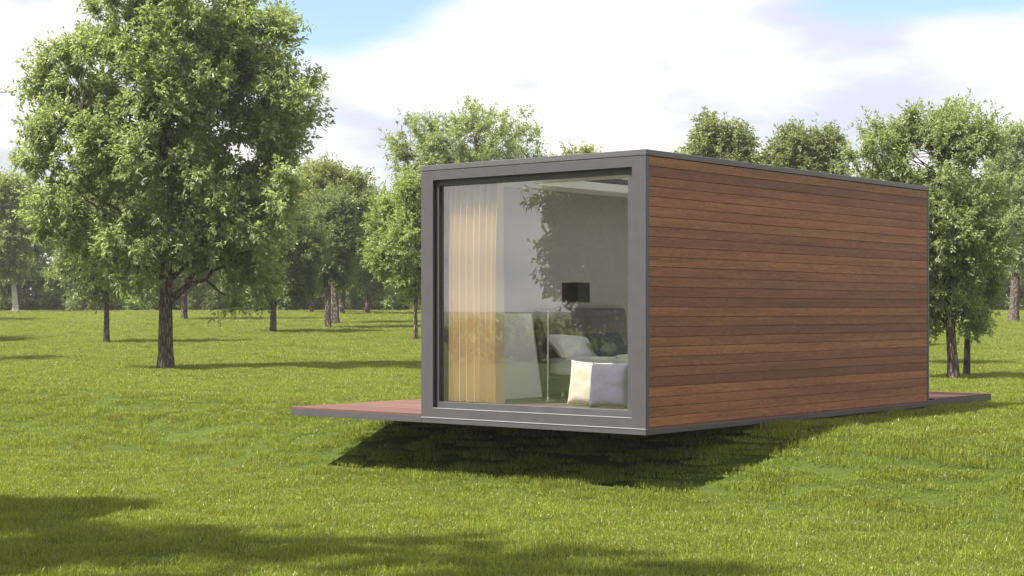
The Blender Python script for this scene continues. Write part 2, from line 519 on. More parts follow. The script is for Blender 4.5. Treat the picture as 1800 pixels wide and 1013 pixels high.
def grass_patch(seed, n, rad, hgt, wid):
    r = np.random.default_rng(seed)
    a = r.uniform(0, 2 * np.pi, n); d = rad * np.sqrt(r.uniform(0, 1, n))
    b = np.stack([d * np.cos(a), d * np.sin(a), np.full(n, -0.01)], -1)
    tw = r.uniform(0, 2 * np.pi, n)
    side = np.stack([np.cos(tw), np.sin(tw), np.zeros(n)], -1)
    lean_a = r.uniform(0, 2 * np.pi, n); ln = r.uniform(0.1, 0.9, n)
    lean = np.stack([np.cos(lean_a) * ln, np.sin(lean_a) * ln, np.zeros(n)], -1)
    h = hgt * r.uniform(0.5, 1.15, n) * (1 - 0.35 * (d / rad) ** 2)
    w = wid * r.uniform(0.7, 1.3, n)
    up = np.array([0, 0, 1.0])
    m1 = b + lean * (h * 0.28)[:, None] + up * (h * 0.6)[:, None]
    tp_ = b + lean * (h * 0.85)[:, None] + up * (h * (1 - 0.25 * ln))[:, None]
    V = np.stack([b - side * w[:, None] / 2, b + side * w[:, None] / 2,
                  m1 - side * w[:, None] * 0.42, m1 + side * w[:, None] * 0.42, tp_], 1).reshape(-1, 3)
    i = np.arange(n)[:, None] * 5
    q = i + np.array([[0, 1, 3, 2]]); tr_ = i + np.array([[2, 3, 4]])
    rn = np.repeat(np.clip(r.beta(2, 2.6, n), 0, 1), 5)
    me = np_mesh('grass_blades', V, [q, tr_], smooth=False, attr=rn)
    me.materials.append(M_grass)
    return bpy.data.objects.new('grass_tuft_source', me)


def in_cabin(X, Y, pad=0.0):
    v = (X - CX) * CT + (Y - CY) * ST
    u = -(X - CX) * ST + (Y - CY) * CT
    return (v > 2.3) & (v < 8.79 - 0.1) & (u > 0.1) & (u < 5.3)


rg = np.random.default_rng(11)
P_, Sx, Rz = [], [], []
for (y0, y1, dens, sc) in ((10.5, 20, 30, 1.0), (20, 30, 24, 1.05), (30, 45, 15, 1.25), (45, 70, 8, 1.7), (70, 112, 4.5, 2.2)):
    w1 = y1 * 0.335 + 0.8
    cnt = int((y1 - y0) * 2 * w1 * dens)
    X = rg.uniform(-w1, w1, cnt); Y = rg.uniform(y0, y1, cnt)
    k = (np.abs(X) < Y * 0.335 + 0.8) & ~in_cabin(X, Y)
    X, Y = X[k], Y[k]
    clump = np.array([mnoise.noise(Vector((x * 1.7, y * 1.7, 0.0))) + 0.6 * mnoise.noise(Vector((x * 4.6, y * 4.6, 3.1))) for x, y in zip(X, Y)])
    hs = np.clip(1.05 + 1.05 * clump, 0.66, 2.0)
    P_.append(np.stack([X, Y, ground_z(X, Y) - 0.004], -1))
    Sx.append(np.stack([np.full(len(X), sc), np.full(len(X), sc), hs * (1 + (sc - 1) * 0.35)], -1))
    Rz.append(rg.uniform(0, 6.28, len(X)))
P_ = np.concatenate(P_); Sx = np.concatenate(Sx); Rz = np.concatenate(Rz)
gm = bpy.data.meshes.new('grass')
gm.vertices.add(len(P_)); gm.vertices.foreach_set('co', P_.astype(np.float32).ravel())
a = gm.attributes.new('gs', 'FLOAT_VECTOR', 'POINT'); a.data.foreach_set('vector', Sx.astype(np.float32).ravel())
a = gm.attributes.new('gr', 'FLOAT', 'POINT'); a.data.foreach_set('value', Rz.astype(np.float32))
gm.update()
gobj = link('grass', gm, None)
tag(gobj, 'short yellow-green grass blades covering the whole lawn', 'grass', kind='stuff')
srcs = [grass_patch(100 + i, 210, 0.24, h, w) for i, (h, w) in enumerate(((0.062, 0.0060), (0.075, 0.0065), (0.055, 0.0075), (0.085, 0.006)))]
ng = bpy.data.node_groups.new('grass_scatter', 'GeometryNodeTree')
ng.interface.new_socket('Geometry', in_out='INPUT', socket_type='NodeSocketGeometry')
ng.interface.new_socket('Geometry', in_out='OUTPUT', socket_type='NodeSocketGeometry')
gi = ng.nodes.new('NodeGroupInput'); go = ng.nodes.new('NodeGroupOutput')
jn = ng.nodes.new('GeometryNodeGeometryToInstance')
for s_ in srcs:
    oi = ng.nodes.new('GeometryNodeObjectInfo'); oi.inputs['Object'].default_value = s_
    ng.links.new(oi.outputs['Geometry'], jn.inputs[0])
iop = ng.nodes.new('GeometryNodeInstanceOnPoints')
iop.inputs['Pick Instance'].default_value = True
a1 = ng.nodes.new('GeometryNodeInputNamedAttribute'); a1.data_type = 'FLOAT_VECTOR'; a1.inputs[0].default_value = 'gs'
a2 = ng.nodes.new('GeometryNodeInputNamedAttribute'); a2.data_type = 'FLOAT'; a2.inputs[0].default_value = 'gr'
cx_ = ng.nodes.new('ShaderNodeCombineXYZ')
ng.links.new(gi.outputs[0], iop.inputs['Points'])
ng.links.new(jn.outputs[0], iop.inputs['Instance'])
ng.links.new(a2.outputs[0], cx_.inputs[2]); ng.links.new(cx_.outputs[0], iop.inputs['Rotation'])
ng.links.new(a1.outputs[0], iop.inputs['Scale'])
rv = ng.nodes.new('FunctionNodeRandomValue'); rv.data_type = 'INT'
rv.inputs[4].default_value = 0; rv.inputs[5].default_value = 3
ng.links.new(rv.outputs[2], iop.inputs['Instance Index'])
ng.links.new(iop.outputs[0], go.inputs[0])
md = gobj.modifiers.new('scatter', 'NODES'); md.node_group = ng


# ------------------------------------------------------------------ trees
def leaves_mesh(name, centres, crad, ctr, n_tw, n_lf, L, Wd, seed, droop=0.25):
    r = np.random.default_rng(seed)
    K = len(centres)
    cen = np.repeat(centres, n_tw, 0)
    rad = np.repeat(crad, n_tw, 0)[:, None]
    outw = cen - ctr
    outw /= np.linalg.norm(outw, axis=1)[:, None] + 1e-6
    d = outw * 0.65 + r.normal(0, 0.75, cen.shape) + np.array([0, 0, 0.25])
    d /= np.linalg.norm(d, axis=1)[:, None]
    end = cen + d * rad * r.uniform(0.25, 1.15, (len(cen), 1))
    endL = np.repeat(end, n_lf, 0); dL = np.repeat(d, n_lf, 0)
    n = len(endL)
    pos = endL - dL * (r.uniform(0, 1, (n, 1)) ** 1.3) * L * 2.6 + r.normal(0, L * 0.22, (n, 3))
    ld = dL * 0.75 + r.normal(0, 0.62, (n, 3)) - np.array([0, 0, droop])
    ld /= np.linalg.norm(ld, axis=1)[:, None]
    nr = r.normal(0, 0.75, (n, 3)) + np.array([0, 0, 0.8]) + dL * 0.4
    sd_ = np.cross(ld, nr); sd_ /= np.linalg.norm(sd_, axis=1)[:, None] + 1e-6
    nn = np.cross(sd_, ld)
    l = L * r.uniform(0.6, 1.2, (n, 1)); w = Wd * r.uniform(0.75, 1.2, (n, 1))
    V = np.stack([pos, pos + ld * l * 0.45 - sd_ * w / 2 + nn * w * 0.18, pos + ld * l - nn * l * 0.12,
                  pos + ld * l * 0.45 + sd_ * w / 2 + nn * w * 0.18], 1).reshape(-1, 3)
    q = np.arange(n)[:, None] * 4 + np.array([[0, 1, 2, 3]])
    tone = np.repeat(r.uniform(0, 1, K), n_tw * n_lf) * 0.35 + r.beta(2, 2, n) * 0.65
    return np_mesh(name, V, q, attr=np.repeat(tone, 4))


def fractal_tube(mb, p0, p1, r0, r1, rnd, k=6, seg=5, wob=0.08, sag=0.0):
    p0 = Vector(p0); p1 = Vector(p1)
    L = (p1 - p0).length
    pts, rd = [], []
    off = Vector((0, 0, 0))
    for i in range(seg + 1):
        t = i / seg
        if 0 < i < seg:
            off = off * 0.6 + Vector((rnd.uniform(-1, 1), rnd.uniform(-1, 1), rnd.uniform(-1, 1))) * L * wob
        elif i == seg:
            off = Vector((0, 0, 0))
        lift = Vector((0, 0, 1)) * (math.sin(math.pi * t) * sag * L)
        pts.append(p0.lerp(p1, t) + off * math.sin(math.pi * t) + lift)
        rd.append(r0 + (r1 - r0) * t ** 0.8)
    mb.tube(pts, rd, k=k)
    return pts, rd


def trunk_mesh(mb, h, r0, r1, rnd, k=14, seg=14, lean=(0, 0)):
    n = len(mb.v); pts = []
    ph = rnd.uniform(0, 6); wx = wy = 0
    for i in range(seg + 1):
        t = i / seg
        wx += rnd.uniform(-1, 1) * 0.018 * h * 0.35; wy += rnd.uniform(-1, 1) * 0.018 * h * 0.35
        c_ = Vector((lean[0] * t + wx * t, lean[1] * t + wy * t, -0.15 + t * (h + 0.15)))
        pts.append(c_)
        flare = 1 + 0.35 * math.exp(-(t * (h + .15)) / 0.2)
        r_ = (r0 + (r1 - r0) * t ** 0.9) * flare
        for j in range(k):
            a_ = 2 * math.pi * j / k
            rr = r_ * (1 + 0.09 * math.sin(3 * a_ + ph) + 0.07 * math.sin(5 * a_ + 2 * ph + t * 3) + rnd.uniform(-0.03, 0.03))
            mb.v.append((c_.x + rr * math.cos(a_), c_.y + rr * math.sin(a_), c_.z))
    for i in range(seg):
        for j in range(k):
            mb.f.append((n + i * k + j, n + i * k + (j + 1) % k, n + (i + 1) * k + (j + 1) % k, n + (i + 1) * k + j))
    return pts


def make_tree(name, loc, blobs, label, cat='tree', group=None, trunk_r=0.2, seed=1, n_cl=200, n_tw=12, n_lf=11,
              L=0.10, Wd=0.034, cl_r=0.45, mat=None, bark=None, fork=None):
    """blobs: (dx, dy, z, rx, ry, rz) ellipsoids relative to the foot; real depth, real size"""
    rnd = random.Random(seed); r = np.random.default_rng(seed)
    B = np.array(blobs, float)
    vol = (B[:, 3] * B[:, 4] * B[:, 5]) ** 0.8
    pick = r.choice(len(B), n_cl, p=vol / vol.sum())
    dirs = r.normal(0, 1, (n_cl, 3)); dirs /= np.linalg.norm(dirs, axis=1)[:, None]
    rad = r.uniform(0.12, 1.0, n_cl) ** 0.5
    cen = B[pick, :3] + dirs * rad[:, None] * (B[pick, 3:6] - cl_r * 0.5)
    ctr = np.average(B[:, :3], axis=0, weights=vol)
    crad = cl_r * r.uniform(0.7, 1.3, n_cl)
    root = empty(name, loc)
    tag(root, label, cat, group)
    top = float((B[:, 2] + B[:, 5]).max()); low = float((B[:, 2] - B[:, 5]).min())
    h = ctr[2] + 0.35 * (top - ctr[2])
    mb = MB()
    tp = trunk_mesh(mb, h, trunk_r, trunk_r * 0.3, rnd, lean=(ctr[0] * 0.5, ctr[1] * 0.5))
    nodes = [(p_, trunk_r * 0.25) for p_ in tp if p_.z > low + 0.15 * (h - low)]
    order = r.permutation(n_cl)[:11]
    for j in order:
        e_ = Vector(ctr) .lerp(Vector(cen[j]), 0.86)
        zs = max(low + 0.1, e_.z - (Vector((e_.x, e_.y, 0)).length) * 0.8)
        st = min(tp, key=lambda q_: abs(q_.z - min(zs, h * 0.95)))
        pts, rd = fractal_tube(mb, st, e_, trunk_r * 0.38, trunk_r * 0.10, rnd, k=7, seg=7, wob=0.05, sag=0.05)
        nodes += list(zip(pts[1:], rd[1:]))
    NP = np.array([tuple(p_) for p_, _ in nodes])
    for j in range(n_cl):
        dd = np.linalg.norm(NP - cen[j], axis=1)
        i_ = int(dd.argmin())
        if dd[i_] > 0.15:
            fractal_tube(mb, nodes[i_][0], cen[j], max(0.010, min(nodes[i_][1] * 0.6, 0.03)), 0.006, rnd, k=4, seg=3, wob=0.07)
    mb.build('trunk', bark or M_bark, root, smooth=True)
    me = leaves_mesh('crown', cen, crad, ctr, n_tw, n_lf, L, Wd, seed + 5)
    link('crown', me, mat or M_leaf, root)
    return root


def px_blobs(base, bl, depth=0.95, seed=0):
    """ellipses measured in the photo become ellipsoids of the same real width, spread in depth about the trunk"""
    rr = random.Random(seed)
    X, Y = solve_y(*base)
    k = Y / F
    z0 = float(ground_z(X, Y))
    out = []
    wmax = max(b_[2] for b_ in bl)
    for (x, y, rx, ry) in bl:
        dy = rr.uniform(-0.5, 0.5) * max(0.0, (wmax * 1.15 - rx)) * k
        out.append(((x - base[0]) * k, dy, EYE + (HOR - y) * k - z0, rx * k, rx * k * depth, ry * k))
    return (X, Y, z0), out


def crown_rect(x0, x1, y0, y1, seed, n=7):
    """an uneven crown filling a rectangle: a core and lobes around it"""
    rr = random.Random(seed)
    cx0, cy0, hw, hh = (x0 + x1) / 2, (y0 + y1) / 2, (x1 - x0) / 2, (y1 - y0) / 2
    bl = [(cx0, cy0, hw * 0.72, hh * 0.74)]
    for i in range(n):
        a_ = 2 * math.pi * (i + rr.uniform(-0.25, 0.25)) / n
        s_ = rr.uniform(0.30, 0.44)
        bl.append((cx0 + math.cos(a_) * hw * (0.98 - s_), cy0 + math.sin(a_) * hh * (1.0 - s_), hw * s_, hh * s_ * rr.uniform(0.9, 1.1)))
    return bl


def tree_px(base, bl, label, seed, **kw):
    if kw.get('n_cl', 0) < 600: kw['n_cl'] = int(kw.get('n_cl', 200) * 1.5); kw['Wd'] = kw.get('Wd', 0.034) * 1.25
    loc, B = px_blobs(base, bl, seed=seed)
    return make_tree(kw.pop('name', 'broadleaf_tree'), loc, B, label, seed=seed, **kw)


# the big tree on the left
tree_px((290, 650), [(300, 70, 175, 135), (142, 150, 118, 98), (425, 70, 112, 100), (482, 205, 104, 110), (140, 275, 118, 105), (80, 165, 62, 75),
                     (320, 270, 165, 150), (415, 380, 110, 110), (250, 430, 140, 90), (115, 375, 80, 75), (500, 330, 45, 60), (410, 520, 50, 42),
                     (270, -50, 130, 70), (320, 150, 120, 120), (440, 480, 75, 55)],
        'largest tree, tall full crown on a thick dark trunk, front left of the lawn', 21, trunk_r=0.175, n_cl=680, n_tw=17, n_lf=15,
        L=0.135, Wd=0.054, cl_r=0.52)
tree_px((187, 603), crown_rect(80, 300, 300, 545, 31), 'slim-trunked tree just left of and behind the largest tree', 31,
        trunk_r=0.11, n_cl=170, L=0.13, Wd=0.045, cl_r=0.55)
tree_px((323, 563), crown_rect(225, 430, 250, 520, 32), 'tree behind the largest tree, its trunk just right of the thick trunk', 32,
        trunk_r=0.17, n_cl=150, L=0.17, Wd=0.06, cl_r=0.75, mat=M_leafdeep)
tree_px((480, 585), crown_rect(385, 585, 325, 562, 33), 'tree with low-hanging leaves and short trunk, left of the pair of dark trunks', 33,
        trunk_r=0.14, n_cl=190, L=0.14, Wd=0.048, cl_r=0.6, mat=M_leafdeep)
tree_px((576, 578), crown_rect(500, 655, 330, 520, 34), 'left tree of the pair of close dark trunks left of the cabin', 34,
        trunk_r=0.15, n_cl=150, L=0.15, Wd=0.05, cl_r=0.65, mat=M_leafdeep)
tree_px((589, 569), crown_rect(505, 665, 275, 470, 35), 'right and farther tree of the pair of close dark trunks left of the cabin', 35,
        trunk_r=0.20, n_cl=170, L=0.17, Wd=0.06, cl_r=0.75, mat=M_leafwarm)
tree_px((730, 598), crown_rect(634, 815, 300, 545, 36), 'bright leafy tree with a thin trunk right beside the left edge of the cabin', 36,
        trunk_r=0.085, n_cl=260, n_tw=13, L=0.115, Wd=0.042, cl_r=0.5, mat=M_leafwarm)
tree_px((850, 585), [(735, 265, 65, 75), (850, 260, 120, 85), (920, 300, 60, 60), (700, 262, 28, 30), (835, 210, 40, 30), (760, 215, 32, 30), (810, 350, 130, 90)],
        'wide tree rising over the left end of the cabin roof', 37, trunk_r=0.2, n_cl=260, L=0.13, Wd=0.046, cl_r=0.55)
tree_px((1015, 562), crown_rect(965, 1072, 243, 420, 38), 'small yellow-green treetop peeping over the middle of the cabin front', 38,
        trunk_r=0.16, n_cl=90, L=0.16, Wd=0.06, cl_r=0.7, mat=M_leafwarm)
tree_px((1262, 610), crown_rect(1165, 1350, 203, 440, 39), 'left of the two round treetops above the clad wall', 39,
        trunk_r=0.14, n_cl=330, L=0.12, Wd=0.045, cl_r=0.6)
tree_px((1410, 612), crown_rect(1315, 1505, 206, 450, 40), 'right of the two round treetops above the clad wall', 40,
        trunk_r=0.14, n_cl=330, L=0.12, Wd=0.045, cl_r=0.6)
tree_px((1677, 668), [(1548, 280, 72, 85), (1545, 400, 60, 90), (1680, 250, 82, 66), (1690, 200, 34, 30), (1620, 230, 55, 50), (1630, 380, 125, 110), (1580, 420, 75, 90), (1700, 420, 90, 95), (1660, 530, 80, 70), (1610, 560, 50, 40), (1720, 560, 45, 35)],
        'nearer tree with dark forked trunk at the right rear corner of the cabin', 41, trunk_r=0.115, n_cl=430, n_tw=12, n_lf=12, L=0.085, Wd=0.028, cl_r=0.34)
tree_px((1699, 662), crown_rect(1640, 1775, 280, 560, 42), 'thinner-trunked tree close behind the dark trunk right of the cabin', 42,
        trunk_r=0.075, n_cl=170, L=0.09, Wd=0.030, cl_r=0.38, mat=M_leafdeep)
tree_px((1782, 566), crown_rect(1725, 1880, 205, 500, 43), 'distant tree at the far right edge of the lawn', 43,
        trunk_r=0.24, n_cl=210, L=0.16, Wd=0.056, cl_r=0.75)
tree_px((600, 553), crown_rect(560, 690, 360, 515, 44, 5), 'slim far trunk just right of the pair of dark trunks', 44,
        trunk_r=0.17, n_cl=80, L=0.2, Wd=0.075, cl_r=0.9, mat=M_leafdeep)
tree_px((548, 550), crown_rect(480, 590, 370, 520, 45, 5), 'slim far trunk just left of the pair of dark trunks', 45,
        trunk_r=0.14, n_cl=80, L=0.2, Wd=0.075, cl_r=0.9, mat=M_leafwarm)
tree_px((645, 552), crown_rect(600, 720, 400, 522, 46, 5), 'slim far trunk between the dark pair and the thin-trunked bright tree', 46,
        trunk_r=0.16, n_cl=80, L=0.2, Wd=0.075, cl_r=0.9, mat=M_leafwarm)
tree_px((28, 549), crown_rect(-70, 70, 292, 520, 47), 'far tree with a pale trunk at the left edge of the picture', 47,
        trunk_r=0.20, n_cl=150, L=0.22, Wd=0.08, cl_r=0.95, bark=M_palebark, mat=M_leafwarm)

# a copy of the slender tree behind the rear corner, shading the lawn beside it
src_ = [o for o in bpy.data.objects if o.get('label', '').startswith('thinner-trunked tree')][0]
o_ = src_.copy(); COL.objects.link(o_)
for ch in src_.children:
    d_ = ch.copy(); COL.objects.link(d_); d_.parent = o_
xx = (1575 - 900) / F * 40.5
o_.location = (xx, 40.5, float(ground_z(xx, 40.5))); o_.rotation_euler = (0, 0, 2.4); o_.scale = (1.25, 1.25, 1.2)
tag(o_, 'tree rising behind the rear end of the clad wall, left of the forked trunk', 'tree')

# two trees off to the left: one mirrored in the window and shading the foreground
def round_tree(loc_xy, zc, rx, rz, label, seed, nblob=8, low=None, **kw):
    rr = random.Random(seed)
    x, y = loc_xy
    z0 = float(ground_z(x, y))
    bl = [(0, 0, zc, rx * 0.75, rx * 0.75, rz * 0.78)]
    for i in range(nblob):
        a_ = 2 * math.pi * i / nblob + rr.uniform(-0.3, 0.3); e_ = rr.uniform(-0.8, 0.8)
        s_ = rr.uniform(0.32, 0.46)
        bl.append((math.cos(a_) * math.cos(e_) * rx * (1 - s_), math.sin(a_) * math.cos(e_) * rx * (1 - s_), zc + math.sin(e_) * rz * (1 - s_), rx * s_, rx * s_, rz * s_))
    for b_ in (low or []): bl += [(b_[0], b_[1] + (0.15 if b_[2] < 5 else 0), *b_[2:])] * (2 if b_[2] < 5 else 1)   # low boughs are the leafiest
    return make_tree(kw.pop('name', 'broadleaf_tree'), (x, y, z0), bl, label, seed=seed, **kw)


round_tree((-8.4, 12.2), 5.6, 2.2, 2.5, 'big tree left of the view, mirrored in the cabin window', 61,
           low=[(0.6, 3.3, 2.6, 0.95, 1.0, 1.15), (0.5, 2.4, 2.3, 0.9, 0.9, 1.0), (0.6, 3.4, 3.9, 0.9, 0.9, 1.0), (0.6, 3.2, 3.3, 1.0, 1.1, 1.2), (0.6, 2.6, 3.6, 1.1, 1.1, 1.3), (0.6, 2.7, 4.9, 1.2, 1.2, 1.0), (1.0, -0.4, 7.0, 1.7, 1.5, 1.3), (2.9, -0.7, 7.0, 1.5, 1.4, 1.2), (4.2, -1.6, 7.3, 1.4, 1.2, 1.1), (3.1, -2.9, 7.0, 1.5, 1.3, 1.2), (1.0, -3.0, 6.5, 1.7, 1.5, 1.4)], trunk_r=0.17, n_cl=640, L=0.14, Wd=0.052, cl_r=0.42, n_tw=12, n_lf=10, mat=M_leafdeep)
round_tree((-12.9, 18.6), 6.4, 2.2, 2.2, 'tree left of the view that shades the left lawn', 62,
           trunk_r=0.15, n_cl=130, L=0.16, Wd=0.055, cl_r=0.5)

# ------------------------------------------------------------------ wood and shrubs along the far edge
def copy_tree(o):
    c_ = o.copy(); COL.objects.link(c_)
    for ch in o.children:
        d_ = ch.copy(); COL.objects.link(d_); d_.parent = c_
    return c_


protos = []
for i in range(3):
    protos.append(round_tree((0, 130), 7.0, 3.9 + i * 0.3, 4.2, '-', 70 + i, nblob=9, name='woodland_tree', cat='tree', trunk_r=0.26,
                             n_cl=170, n_tw=9, n_lf=9, L=0.32, Wd=0.12, cl_r=0.95, mat=(M_leafdeep, M_leaf, M_leafwarm)[i]))
spr = []
for i in range(3):
    rr = random.Random(90 + i)
    bl = [(rr.uniform(-1.3, 1.3), rr.uniform(-0.6, 0.6), rr.uniform(1.2, 3.2), rr.uniform(0.7, 1.1), rr.uniform(0.6, 0.9), rr.uniform(0.6, 1.0)) for _ in range(6)]
    bl += [(dx_, 0, 0.7, 0.85, 0.75, 0.85) for dx_ in (-1.2, 0, 1.2)]
    spr.append(make_tree('shrub', (0, 130, 2), bl, '-', cat='shrub', trunk_r=0.07, seed=90 + i, n_cl=150, n_tw=9, n_lf=9, L=0.22, Wd=0.11, cl_r=0.5,
                         mat=(M_leafshrub, M_leafdeep, M_leafwarm)[i]))

wood_pos = [  # picture x, distance, scale
    (-40, 118, 1.0, 0), (60, 124, 0.95, 1), (150, 117, 1.0, 2), (245, 126, 1.0, 0), (330, 118, 0.9, 1), (420, 124, 1.0, 2),
    (500, 116, 0.9, 0), (560, 126, 0.95, 1), (640, 119, 0.80, 2), (700, 126, 0.85, 0), (780, 120, 0.85, 1),
    (1120, 122, 0.9, 2), (1300, 120, 0.9, 0), (1560, 120, 0.9, 1), (1640, 116, 0.9, 0), (1720, 124, 1.0, 2), (1800, 117, 0.95, 0), (1890, 124, 1.0, 1)]
used = set()
where = ['behind the far left edge of the lawn', 'above the pale trunks at the far left', 'behind the slim-trunked tree', 'behind the left half of the largest crown',
         'behind the thick trunk', 'behind the right half of the largest crown', 'behind the low-hanging tree', 'left of the dark trunk pair', 'behind the dark trunk pair',
         'behind the bright leafy tree', 'behind the left edge of the cabin', 'hidden behind the cabin front', 'hidden behind the clad wall', 'behind the rear of the clad wall',
         'at the right rear corner of the cabin', 'behind the forked dark trunk', 'at the far right picture edge', 'beyond the right picture edge']
for i, (px, Y, sc, k) in enumerate(wood_pos):
    o_ = protos[k] if k not in used else copy_tree(protos[k])
    used.add(k)
    x = (px - 900) / F * Y
    o_.location = (x, Y, float(ground_z(x, Y)) - 0.05)
    o_.rotation_euler = (0, 0, i * 2.1)
    o_.scale = (sc, sc, sc * (1 + 0.06 * math.sin(i * 3.3)))
    tag(o_, 'dense woodland tree ' + where[i], 'tree', 'woodland trees beyond the far lawn edge')

# woodland trees standing outside the left edge of the view; their shade falls in bands across the lawn
for i, (x, y, sc, k, lab) in enumerate(((-17.6, 43.0, 0.62, 1, 'nearest'), (-23.6, 57.0, 0.8, 0, 'middle'), (-31.5, 80.0, 0.9, 2, 'farthest'))):
    o_ = copy_tree(protos[k])
    o_.location = (x, y, float(ground_z(x, y)) - 0.05); o_.rotation_euler = (0, 0, 1.0 + i); o_.scale = (sc, sc, sc)
    tag(o_, 'tree outside the left picture edge shading the lawn, ' + lab + ' of three', 'tree', 'trees left of the view shading the lawn')
# extra woodland crowns closing the belt
for i, (px, Y, sc, k, lab) in enumerate(((10, 132, 1.15, 2, 'behind the pale trunks, in the second row'), (200, 134, 1.15, 1, 'behind the left half of the largest tree, second row'),
        (385, 133, 1.15, 0, 'behind the right half of the largest tree, second row'), (530, 133, 1.2, 1, 'left behind the dark trunk pair, second row'), (610, 132, 1.12, 0, 'right behind the dark trunk pair, second row'),
        (670, 134, 1.05, 2, 'behind the bright leafy tree, second row'), (1180, 112, 0.95, 1, 'showing over the front end of the clad wall'), (1340, 112, 0.95, 0, 'between the two round treetops over the clad wall'),
        (1500, 112, 0.95, 2, 'showing over the rear half of the clad wall'), (1660, 130, 1.1, 2, 'behind the forked dark trunk, second row'), (1760, 132, 1.1, 0, 'near the right picture edge, second row'))):
    o_ = copy_tree(protos[k]); x = (px - 900) / F * Y
    o_.location = (x, Y, float(ground_z(x, Y)) - 0.05); o_.rotation_euler = (0, 0, 0.7 + 1.9 * i); o_.scale = (sc, sc, sc)
    tag(o_, 'woodland tree ' + lab, 'tree', 'woodland trees beyond the far lawn edge')

used = set()
sh_pos = [(-15, 0), (35, 1), (85, 0), (135, 1), (175, 2), (215, 0), (262, 0), (310, 1), (352, 2), (392, 1), (432, 1), (470, 2), (510, 1), (550, 1), (590, 2),
          (628, 1), (668, 0), (700, 0), (738, 2), (1632, 1), (1672, 2), (1712, 1), (1752, 0), (1800, 1)]
shw = ['at the left picture edge', 'between the two pale trunks', 'right of the pale trunk', 'in the dark gap left of the slim trunk', 'behind the slim trunk', 'right of the slim trunk',
       'just left of the thick trunk', 'behind the far trunk next to the thick one', 'a step right of the thick trunk', 'above the hanging branch', 'left of the short trunk with low leaves', 'behind the short trunk with low leaves',
       'between short trunk and slim far trunk', 'at the slim trunk left of the dark pair', 'behind the dark trunk pair', 'left of the slim trunk nearest the bright tree', 'left under the bright leafy tree', 'under the bright leafy tree', 'at the left edge of the cabin',
       'at the rear corner of the clad wall', 'left of the forked dark trunk', 'right of the forked dark trunk', 'near the right picture edge', 'at the right picture edge']
for i, (px, k) in enumerate(sh_pos):
    o_ = spr[k] if k not in used else copy_tree(spr[k])
    used.add(k)
    Y = 110.5 + (i % 3) * 1.2
    x = (px - 900) / F * Y
    o_.location = (x, Y, float(ground_z(x, Y)) - 0.1)
    o_.rotation_euler = (0, 0, i * 1.7)
    s_ = 0.95 + 0.2 * math.sin(i * 2.7)
    o_.scale = (s_, s_, s_ * 1.05)
    tag(o_, ('bright green', 'dark green', 'olive green')[k] + ' far shrub, ' + shw[i], 'shrub', 'shrubs along the far edge of the lawn')

# clipped hedge far off to the left, mirrored in the window as the dark band under the sky
rh = np.random.default_rng(55)
nh_ = 2600
hc = np.stack([rh.uniform(-47.2, -45.6, nh_), rh.uniform(-25, 45, nh_), rh.uniform(0.1, 1.78, nh_)], -1)
hme = leaves_mesh('hedge', hc, np.full(nh_, 0.28), np.array([-48.0, 10.0, 0.5]), 5, 8, 0.15, 0.10, 56, droop=0.1)
ho = link('hedge', hme, M_leafdeep)
tag(ho, 'long low clipped hedge left of the view, mirrored in the window', 'hedge')

# the closed undergrowth of the wood behind: one leafy mass
ru = np.random.default_rng(77)
uc = np.stack([ru.uniform(-62, 62, 2600), ru.uniform(131, 138, 2600), np.zeros(2600)], -1)
uc[:, 2] = 2.0 + ru.uniform(0, 1, 2600) * (5.2 + 1.6 * np.sin(uc[:, 0] * 0.55) + 1.0 * np.sin(uc[:, 0] * 1.43 + 1))
ume = leaves_mesh('undergrowth', uc, np.full(2600, 1.1), np.array([0, 145.0, 0]), 5, 5, 0.55, 0.30, 78)
uo = link('undergrowth', ume, M_leafdeep)
tag(uo, 'dark undergrowth of the wood beyond the far trunks', 'undergrowth', kind='stuff')

# summer haze over the whole park
hz_b = MB().box(-420, 420, -120, 480, -1.2, 13.5)
m, t, o = material('summer_haze')
pv = N(t, 'ShaderNodeVolumePrincipled', inp={'Density': 0.00045, 'Anisotropy': 0.3, 'Color': (1.0, 0.97, 0.93, 1)})
Lk(t, pv.outputs[0], o.inputs['Volume'])
tag(hz_b.build('haze', m), 'faint pale summer haze over the lawn and trees', kind='stuff')

# ------------------------------------------------------------------ cabin
W_, L_, H_ = 3.19, 6.74, (766 - 262) / F * CY
slab = 0.066
cabin = empty('container_cabin', (CX, CY, BASE_Z), TH)
tag(cabin, 'grey-framed box cabin clad in red-brown boards with one big window', 'cabin')


def P(name, mb, mat, parent=cabin, smooth=False):
    return mb.build(name, mat, parent, smooth=smooth)


def bx(*a, **k): return MB().box(*a, **k)


# local axes: x = back along the clad wall, y = across the front (0 = near corner), z = up
zb, zt = slab, H_ - slab
P('base_slab', bx(0, L_, 0, W_, 0, slab - 0.004, b=0.004), M_paint)
SKX0, SKX1, SKY0, SKY1 = 1.3, 6.2, 0.5, 2.55     # opening for an added, unseen rooflight that brightens the room
rs = MB()
rs.box(0, SKX0, -0.004, W_ + 0.004, zt + 0.004, H_, b=0.004); rs.box(SKX1, L_, -0.004, W_ + 0.004, zt + 0.004, H_, b=0.004)
rs.box(SKX0 - .004, SKX1 + .004, -0.004, SKY0, zt + 0.0042, H_ - .0002, b=0.004); rs.box(SKX0 - .004, SKX1 + .004, SKY1, W_ + 0.004, zt + 0.0042, H_ - .0002, b=0.004)
P('roof_slab', rs, M_roofpaint)
P('added_rooflight_pane', bx(SKX0 + .001, SKX1 - .001, SKY0 + .001, SKY1 - .001, H_ - 0.03, H_ - 0.024), M_glass)
